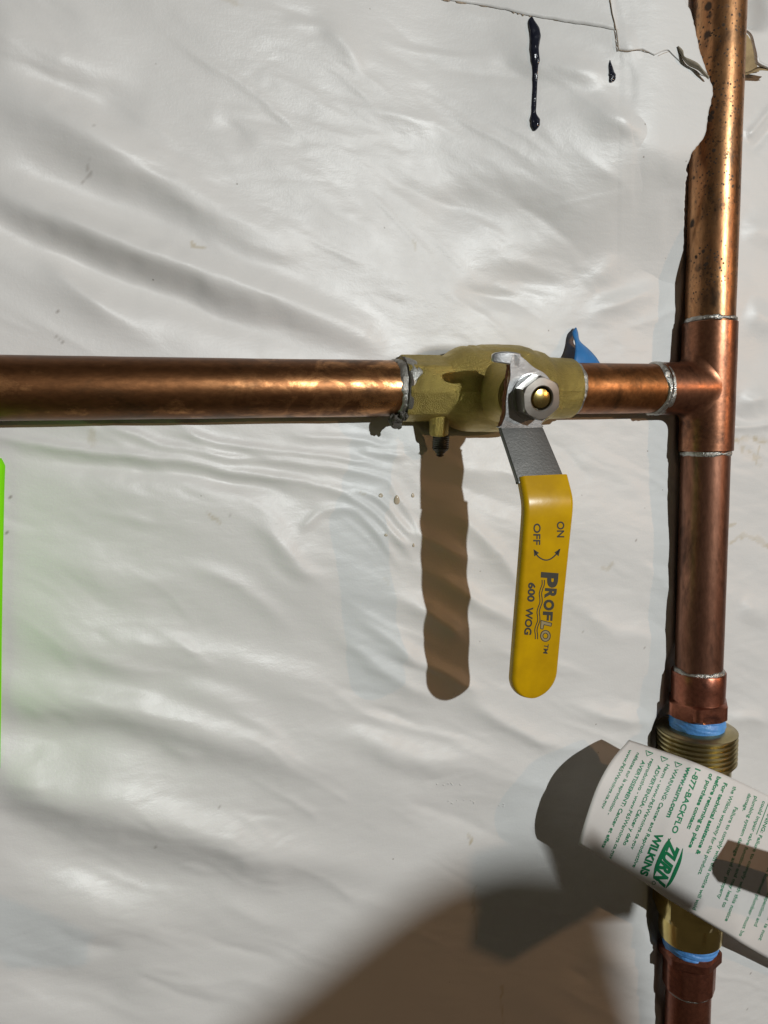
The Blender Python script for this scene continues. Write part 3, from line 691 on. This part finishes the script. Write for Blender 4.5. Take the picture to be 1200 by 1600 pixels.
def text_px(body, p0, p1, h, bold=0.0, shear=0.0, warp=None, cap=.70):
    """text from photo pixel p0 to p1 along its baseline, capital height h pixels; returns pixel verts, faces"""
    V, Fq = glyphs(body, bold, shear); x0, x1 = V[:,0].min(), V[:,0].max()
    p0 = np.array(p0, float); p1 = np.array(p1, float); d = p1-p0; L = np.linalg.norm(d); d /= L; up = np.array([d[1], -d[0]])
    s = (V[:,0]-x0)/(x1-x0); t = V[:,1]/cap
    if warp: s, t = warp(s, t)
    return p0+s[:,None]*L*d+t[:,None]*h*up, Fq
def line_px(pts, w):
    P = interp_poly(pts, 40); d = np.gradient(P, axis=0); d /= np.linalg.norm(d, axis=1)[:,None]; nr_ = np.stack([-d[:,1], d[:,0]], 1)*w/2
    return np.vstack([P+nr_, P-nr_]), [(i, i+1, 41+i, 40+i) for i in range(39)]
def put(name, parts, fn, m, parent):
    V, Fq = join(parts); return obj(name, [fn(x, y) for x, y in V], Fq, m, parent, 0)
grow = lambda s, t: (s**1.0, t*(1.28-.50*s))
ww = lambda off: [(845.5+off+1.3*math.sin(k*2.05)-.0*k-k*1.62, 906+k*13.2) for k in range(8)]
pro = text_px('PROFLO', (847,895), (844.5,1002), 16, .028, 0, grow)
def z53(x, y): return (820+x/6.67, 790+y/6.67)     # reading of the lettering on an enlarged crop
parts = [text_px('ON', z53(338,165), z53(338,332), 11.0, .022), text_px('OFF', z53(95,185), z53(90,408), 10.6, .022),
         text_px('600', z53(42,800), z53(28,1000), 10.5, .035), text_px('WOG', z53(18,1055), z53(-4,1345), 10.5, .035),
         text_px('P', z53(182,692), z53(170,848), 24.5, .05), text_px('R', z53(220,858), z53(212,965), 16.5, .05), text_px('O', z53(208,976), z53(200,1090), 14.6, .05), text_px('F', z53(196,1102), z53(190,1196), 14.2, .04),
         text_px('TM', z53(205,1440), z53(192,1540), 6.8, .02)]
arc = [z53(100,468), z53(140,530), z53(205,566), z53(265,558), z53(325,510), z53(362,455)]
parts.append(line_px(arc, 2.0))
for tipp, bb in ((z53(92,455), (z53(100,530), z53(150,492))), (z53(372,447), (z53(310,488), z53(352,528)))):
    parts.append((np.array([tipp, bb[0], bb[1]]), [(0,1,2)]))
wave = lambda dx: [z53(178+dx+9*math.sin(k*1.571+.3)-k*5.9, 775+k*47.5) for k in range(14)]
parts += [line_px(wave(0), 1.35), line_px(wave(24), 1.35)]
def outline(body, p0, p1, h, w):
    V, Fq = glyphs(body, .0, 0, 5); return None
# outlined L and O
Lp = [z53(170,1196),z53(282,1226),z53(274,1258),z53(200,1240),z53(190,1288),z53(164,1282),z53(170,1196)]
for a, b2 in zip(Lp[:-1], Lp[1:]): parts.append(line_px([a, ((a[0]+b2[0])/2, (a[1]+b2[1])/2), b2], 1.1))
def circ(c, rx, ry, w): return line_px([(c[0]+rx*math.cos(q), c[1]+ry*math.sin(q)) for q in np.linspace(0, 2*math.pi, 17)], w)
oc = z53(216,1358); parts += [circ(oc, 7.6, 8.6, 1.3), circ(oc, 3.9, 4.3, 1.2)]
put('printed_lettering', parts, ongrip, 'ink_dark', lever)
def ongrip2(x, y): 
    p = ongrip(x, y); p[1] += .00004; return p
an = np.linspace(0, 2*np.pi, 33)[:-1]
ringv = np.vstack([np.stack([oc[0]+7.4*np.cos(an), oc[1]+8.4*np.sin(an)], 1), np.stack([oc[0]+4.1*np.cos(an), oc[1]+4.5*np.sin(an)], 1)])
put('printed_fill', [(np.array(Lp[:-1]), [(0,1,2,3),(0,3,4,5)]), (ringv, [(k, (k+1) % 32, 32+(k+1) % 32, 32+k) for k in range(32)])], ongrip2, 'ink_grey', lever)

# ------------------------------------------------------------------ fittings on the vertical line
def revz(prof, seg=72, rf=None): return revolve(prof, 'z', seg=seg, rf=rf, cap=False)
t = thing('pipe_adapter', 'red copper adapter with a hexagonal collar screwed into the top of the brass union', 'pipe fitting', (0,0,0), group='copper threaded adapters')
obj('socket', *revz([(-.1755,R),(-.1757,.0160),(-.1762,.0163),(-.185,.0163),(-.1935,.0161),(-.1945,.0163)]), 'copper_red', t)
c1 = lambda s: .0190-max(0, (s+.1950))*2.2-max(0, (-.2032-s))*1.2
obj('hex_collar', *revz([(-.1925,.0160),(-.1930,.0168),(-.1950,.0170),(-.2032,.0170),(-.2045,.0168),(-.2047,.0140)], 120, poly_rf(6, math.radians(-10), c1)), 'copper_red', t, 25)
tp = [(-.2035,.0150),(-.2050,.0163),(-.2075,.0166),(-.2105,.0168),(-.2135,.0166),(-.2160,.0158)]
def wrap_rf(seed): return lambda s, th, r: r+.00045*vn(np.cos(th)*3+s*500, np.sin(th)*3+s*900, seed)+.0003*vn(np.cos(th)*8, s*1500+np.sin(th)*3, seed+1)
tpd = [(float(np.interp(q, range(6), [a for a, _ in tp])), float(np.interp(q, range(6), [b2 for _, b2 in tp]))) for q in np.linspace(0, 5, 26)]
obj('thread_tape', *revz(tpd, 96, wrap_rf(3)), 'ptfe', t, 60)
union = thing('pipe_union', 'brass union with coarse threads and hex nut half hidden behind the paper tag', 'pipe fitting')
up = [(-.2118,.0155),(-.2122,.0180),(-.2128,.0215),(-.2136,.0226)]
s = -.2136; pitch = .00305
while s > -.2325:
    up += [(s-.0004,.0243),(s-.0012,.0244),(s-.0017,.0229),(s-pitch+.0003,.0228)]; s -= pitch
up += [(s, .0230), (s-.0006,.0212), (-.2480,.0210), (-.2490,.0195), (-.300,.0190)]
sk = lambda s, th, r: (np.full(th.shape, r), (th/(2*np.pi)-.5)*pitch*(1 if -.2325 < s < -.2140 else 0))
obj('threaded_end', *revz(up, 96), 'brass_turned', union, 30)
c2 = lambda s: .0240-max(0, (s+.2990))*1.2-max(0, (-.3372-s))*1.4
obj('hex_nut', *revz([(-.2965,.0190),(-.2970,.0202),(-.2990,.0206),(-.3350,.0206),(-.3392,.0204),(-.3395,.0180)], 120, poly_rf(6, math.radians(-42), c2)), 'brass_bright', union, 22)
obj('tailpiece', *revz([(-.3370,.0170),(-.3372,.0196),(-.3380,.0198),(-.3535,.0198),(-.3548,.0194),(-.3552,.0186),(-.3553,.0150)]), 'brass_bright', union, 30)
t = thing('pipe_adapter', 'dark red copper adapter with blue tape screwed into the bottom of the brass union', 'pipe fitting', group='copper threaded adapters')
tp2 = [(a-.0, b2) for a, b2 in [(-.3535,.0150),(-.3555,.0171),(-.3580,.0174),(-.3605,.0172),(-.3630,.0166),(-.3650,.0150)]]
tpd = [(float(np.interp(q, range(6), [a for a, _ in tp2])), float(np.interp(q, range(6), [b2 for _, b2 in tp2]))) for q in np.linspace(0, 5, 26)]
obj('thread_tape', *revz(tpd, 96, wrap_rf(8)), 'ptfe', t, 60)
c3 = lambda s: .0196-max(0, (s+.3640))*1.6-max(0, (-.3690-s))*1.6
obj('hex_collar', *revz([(-.3615,.0150),(-.3618,.0174),(-.3640,.0177),(-.3690,.0177),(-.3712,.0172),(-.3716,.0160)], 120, poly_rf(6, math.radians(20), c3)), 'copper_red', t, 25)
obj('socket', *revz([(-.3705,.0163),(-.3720,.0164),(-.3900,.0162),(-.3910,.0158),(-.3912,R)], 96, lambda s, th, r: np.minimum(poly_rf(10)(s, th, r*.975), r*1.01)), 'copper_red', t, 18)

# ------------------------------------------------------------------ blue tape, sealant drips, droplets, green card
rib = thing('tape_ribbon', 'small blue strip of tape sticking up behind the copper stub near the valve', 'tape', tuple(at(905,560,.004)))
ro = np.array(rib.location)
a = [(899,512,.0095),(894,520,.0075),(898,534,.004),(899,545,.002),(898,556,0.),(896,572,-.001)]
b_ = [(900.5,512,.0095),(903,520,.0090),(906,533,.0065),(920,546,.0065),(931,558,.0055),(940,572,.005)]
P = interp_poly(a, 26); Q = interp_poly(b_, 26); V = []
for i in range(26):
    for j in range(8):
        q = j/7; p = P[i]*(1-q)+Q[i]*q; V.append(at(p[0], p[1], p[2]-.0016*math.sin(q*math.pi))-ro)
o = obj('strip', V, grid_faces(26, 8), 'ribbon', rib, 60); solid(o, .0003)
def drip(name, label, rows, seed):
    """rows: (x, y, half width px, height mm)"""
    A_ = interp_poly(rows, 70); V = []; k = 17
    for i, (x, y, hw, hh) in enumerate(A_):
        hw *= 1+.10*float(vn(i*.35, 0, seed)); hh = max(hh, .05)*1e-3
        for j in range(k):
            a2 = math.pi*j/(k-1); xx = x-hw*math.cos(a2)
            nz_ = 1+.16*float(vn(i*.5, j*.6, seed+1))
            V.append(onwall(xx, y, hh*math.sin(a2)**.8*nz_-.00012))
    o = obj(name, V, grid_faces(70, k), 'tar', None, 70, label, 'sealant drip', 'black sealant drips'); return o
drip('sealant_drip', 'long glossy black sealant run hanging below the torn paper seam', [(831,25,.6,.2),(830.5,32,5,1.2),(835,45,9,1.8),(836.5,58,8.2,1.7),(835,75,7.6,1.6),(836.5,92,7,1.5),(836,105,5.2,1.2),(836,118,4.6,1.0),(835.5,140,3.9,.9),(834.5,160,3.9,.9),(834,176,4.3,1.0),(836,186,7.2,1.6),(836.5,195,7.4,1.8),(835,203,3.0,1.0),(834.5,205,.5,.2)], 3)
drip('sealant_drip', 'short black sealant dab to the right of the long black run', [(953,93,.5,.1),(953.5,100,2.2,.7),(955.5,110,4,1.2),(957.5,120,5.2,1.5),(956,127,3.6,1.1),(954,129.5,.5,.2)], 9)
def droplet(x, y, hw, hl, h, label):
    V = []
    for i in range(13):
        ph = math.pi*i/12
        for j in range(11):
            a2 = math.pi*j/10
            V.append(onwall(x-hw*math.sin(ph)*math.cos(a2)*(1+.25*math.cos(ph)*-1), y-hl*math.cos(ph), h*1e-3*math.sin(ph)*math.sin(a2)-.00008))
    obj('dried_drip', V, grid_faces(13, 11), 'drop', None, 70, label, 'drip', 'dried drips on the facing')
droplet(620,781,4.6,7.5,.9,'largest tan dried drip left of the lever shadow under the valve')
droplet(595,774,3.6,3.4,.7,'tan dried drip just left of the largest drip below the valve')
droplet(645,774,2.6,3.6,.6,'tiny dried drip touching the lever shadow right of the largest drip')
droplet(603,836,2.8,2.4,.5,'tiny dried drip well below the other drips beside the lever shadow')
droplet(646,852,1.8,3.2,.5,'lowest tiny dried drip at the edge of the lever shadow')
# wet glints on the facing
ws = random.Random(5); parts = []
for k in range(22):
    if k < 7: x, y = ws.uniform(682, 722), ws.uniform(1224, 1227)
    elif k < 16: x, y = ws.uniform(698, 742), ws.uniform(1250, 1256)
    elif k < 19: x, y = ws.uniform(780, 802), ws.uniform(1252, 1262)
    else: x, y = ws.uniform(705, 711), ws.uniform(1082, 1088)
    hw = ws.uniform(.7, 1.5); V = [onwall(x-hw*math.cos(a)*q, y-hw*.8*math.sin(a)*q, .00055*math.sqrt(1-q*q*.98)-.00003) for q in (1, .8, .5, .2) for a in [2*math.pi*i/10 for i in range(10)]]
    parts.append((np.array(V), [(r_*10+i, r_*10+(i+1) % 10, r_*10+10+(i+1) % 10, r_*10+10+i) for r_ in range(3) for i in range(10)]+[tuple(range(30, 40))]))
obj('water_droplets', *join(parts), 'wet', wall, 80, kind='stuff')
# fluorescent card curling off the wall at the left edge
card_r = [(716,2.0),(722,5.5),(728,8),(760,6.8),(800,6),(900,4),(1000,2.6),(1100,1.6),(1150,.8),(1200,0)]
V = []
ysn = np.concatenate([np.linspace(716,728,5), np.linspace(740,1200,30)])
for y in ysn:
    x = dense(card_r, y); p = at(x, y, .0065)
    for j in range(12):
        q = j/11*.085; V.append((p[0]-q*.50, .0065-(.25*q if q < .012 else .003+.9*(q-.012)), p[2]))
o = obj('green_card', V, grid_faces(len(ysn), 12), 'green', None, 60, 'fluorescent green card standing off the wall at the left edge below the pipe', 'card'); solid(o, .0004)

# ------------------------------------------------------------------ paper tag
tag = thing('paper_tag', 'white paper tag with green printing curled across the brass union', 'tag', (0,0,0))
def z4(x, y): return (900+x/4, 1140+y/4)
eL = interp_poly([z4(330,65), z4(225,190), z4(133,355), z4(62,555), z4(16,716)], 41)
topE = [z4(330,65), z4(640,168), z4(850,250), z4(1000,315), z4(1200,412), z4(1600,620)]
botE = [z4(16,716), z4(370,918), z4(600,1075), z4(960,1290), z4(1200,1432), z4(1600,1670)]
TU = 81
tE = interp_poly(topE, TU); bE = interp_poly(botE, TU)
uu = np.linspace(0, 1, TU); vv = np.linspace(0, 1, 41)
PXG = np.zeros((41, TU, 2)); YG = np.zeros((41, TU))
YT = np.interp(uu, [0,.12,.3,.5,1], [-.0075,-.0165,-.0285,-.0295,-.024]); YB = np.interp(uu, [0,.3,.5,.65,.8,1], [-.0185,-.0275,-.0290,-.0260,-.0130,.0]); 
BU = np.interp(uu, [0,.3,1], [.0115,.0080,.006])
for i, v in enumerate(vv):
    base = tE*(1-v)+bE*v; dev = eL[i]-(eL[0]*(1-v)+eL[40]*v)
    PXG[i] = base+dev*(1-uu)[:,None]**1.2; YG[i] = YT*(1-v)+YB*v-BU*(4*v*(1-v))**.8
ker = np.array([1,2,3,2,1])/9.
for i in range(41): YG[i] = np.convolve(np.pad(YG[i], 2, mode='edge'), ker, 'valid')
V = [at(PXG[i,j,0], PXG[i,j,1], YG[i,j]) for i in range(41) for j in range(TU)]
o = obj('card', V, grid_faces(41, TU), 'tag_paper', tag, 60); solid(o, .0003, 0)
flatP = PXG.reshape(-1, 2); flatY = YG.ravel()
def tagY(x, y):
    d = (flatP[:,0]-x)**2+(flatP[:,1]-y)**2; k = np.argpartition(d, 6)[:6]; w = 1/(d[k]+.5)
    # local plane fit for a smooth result
    A_ = np.stack([np.ones(6), flatP[k,0]-x, flatP[k,1]-y], 1); sw = np.sqrt(w)
    c, *_ = np.linalg.lstsq(A_*sw[:,None], flatY[k]*sw, rcond=None); return c[0]
def ontag(x, y): return at(x, y, tagY(x, y)-.00030)
LINES = [('For technical assistance &',(925,330),(748,778),25,.022),('before returning to place',(885,290),(703,735),25,.022),('of purchase contact:',(837,272),(694,618),25,.022),
 ('1-877-BACKFLO',(748,240),(597,642),34,.012),('www.zurn.com',(698,228),(566,545),30,.022),
 ('WARNING: Cancer and Reproductive',(620,240),(352,858),23,.004),('Harm - www.P65Warnings.ca.gov',(566,214),(342,745),22,.0),
 ('ADVERTENCIA: C\u00e1ncer y da\u00f1o',(514,222),(294,720),23,.008),('reproductivo - www.P65Warnings.ca.gov',(470,180),(206,806),22,.0),
 ('AVERTISSEMENT: Cancer et effets',(415,190),(160,735),23,.008),('n\u00e9fastes sur la reproduction -',(382,142),(196,528),21,.0),('www.P65Warnings.ca.gov',(334,122),(158,490),21,.0),
 ('the Wilkins warranty for this product.',(985,352),(762,905),23,.004),('Failure to comply with this notice will void',(992,482),(728,1122),23,.004),
 ('damage.',(1078,398),(1040,508),22,.004),('plumbing system damage and /or property',(1118,415),(884,1055),22,.004),
 ('could impair valve function and may lead to',(1168,445),(912,1108),22,.004),('WARNING: Failure to comply with this notice',(1232,440),(930,1195),22,.006),
 ('maintenance. A licensed plumber must be',(1285,655),(1018,1288),22,.004),('regular testing, inspection and',(1290,790),(1112,1226),22,.004),('the end user is not',(1290,960),(1140,1315),22,.004)]
parts = []
for body, p0, p1, h, bd in LINES: parts.append(text_px(body, z4(*p0), z4(*p1), h/4, bd+.014))
for c, r in (((640,210),24), ((552,175),24), ((458,140),24)):
    tri = [z4(c[0]+r, c[1]+8), z4(c[0]-r*.9, c[1]-r+14), z4(c[0]-r*.55, c[1]+r*1.05)]
    for a, b2 in zip(tri, tri[1:]+tri[:1]): parts.append(line_px([a, ((a[0]+b2[0])/2, (a[1]+b2[1])/2), b2], .95))
    parts.append(line_px([z4(c[0]+8, c[1]+6), z4(c[0], c[1]+3), z4(c[0]-9, c[1])], 1.1))
parts.append(line_px([z4(1228,395), z4(1180,520), z4(1128,655)], 1.1))
put('printed_text', parts, ontag, 'ink_green', tag)
def z12(x, y): return (990+x/12, 1280+y/12)
lp = []
lp.append(text_px('WILKINS', z12(425,245), z12(120,1030), 11.8, .045))
def shp(pts): return (np.array([z12(*p) for p in pts]), [tuple(range(len(pts)))])
def crescent(outer, inner):
    a = interp_poly([z12(*p) for p in outer], 20); b2 = interp_poly([z12(*p) for p in inner], 20)
    return np.vstack([a, b2]), [(i, i+1, 21+i, 20+i) for i in range(19)]
lp.append(crescent([(700,350),(600,455),(480,690),(400,900),(372,1085)], [(702,352),(640,490),(545,730),(450,940),(385,1080)]))
lp.append(crescent([(930,545),(900,760),(830,960),(720,1180),(605,1300)], [(922,548),(850,740),(760,940),(690,1110),(598,1290)]))
lp.append(text_px('ZURN', z12(678,362), z12(352,1200), 19.6, .055, .42))
lp += [circ(z12(378,1195), 2.6, 2.6, .8)]
put('printed_logo', lp, lambda x, y: at(x, y, tagY(x, y)-.00034), 'logo_green', tag)

# ------------------------------------------------------------------ unseen blockers added beyond the frame to cast shadows into it
def leaf_box(pts, thick, name, m, label, cat):
    P = np.array(pts); a = np.array([0, thick, 0]); n = len(P); V = np.vstack([P, P+a])
    return obj(name, V, [tuple(range(n)), tuple(range(2*n-1, n-1, -1))]+[(i, (i+1) % n, n+(i+1) % n, n+i) for i in range(n)], m, None, 30, label, cat)
sh = [at(x, y, WY) for x, y in [(250,1715),(400,1605),(500,1528),(605,1446),(690,1395),(790,1366),(895,1372),(942,1440),(962,1530),(980,1600),(992,1680)]]
sh = [np.array(p)+.54*(np.array(LAMP1)-np.array(p)) for p in sh]  # added board, outlined back along the work lamp rays from the bottom shadow
leaf_box(sh+[(sh[-1][0]+.05, -1.15, -1.25), (sh[0][0]-.05, -1.15, -1.25)], .012,
     'unseen_shadow_board', 'wood', 'unseen board added outside the frame to cast the large bottom shadow', 'board')
lv = [ontag(1136,1315), ontag(1112,1352), ontag(1113,1366), ontag(1122,1378), ontag(1290,1431), ontag(1290,1358)]
lv = [np.array(p)+.042*(np.array(LAMP1)-np.array(p)) for p in lv]  # added plate, outline thrown back from the dark patch on the tag
leaf_box(lv, .003, 'tag_shadow_plate', 'steel', 'unseen strap-shaped plate added beyond the right edge to shade the tag', 'strap')
pa = [np.array(at(x, y, WY)) for x, y in [(838,1290),(876,1372),(915,1434),(985,1434),(992,1396),(934,1360),(886,1332)]]
leaf_box([p+.20*(np.array(LAMP1)-p) for p in pa], .002, 'wall_shadow_plate', 'steel', 'unseen metal sheet added outside the frame to lengthen the tag shadow', 'metal sheet')  # added plate that carries the tag's wall shadow further down
LAMP2 = np.array((2.3, -2.4, 0.35))
pb = [np.array(at(x, y, WY)) for x, y in [(736,1481),(793,1506),(846,1474),(917,1432),(960,1380),(880,1320),(800,1318),(738,1335),(734,1380),(747,1424)]]
leaf_box([p+.30*(LAMP2-p) for p in pb], .002, 'warm_lamp_blocker', 'kraft', 'unseen cardboard sheet added far beyond the right edge to block the warm lamp', 'cardboard')  # added sheet that keeps the warm lamp off part of the bottom shadow
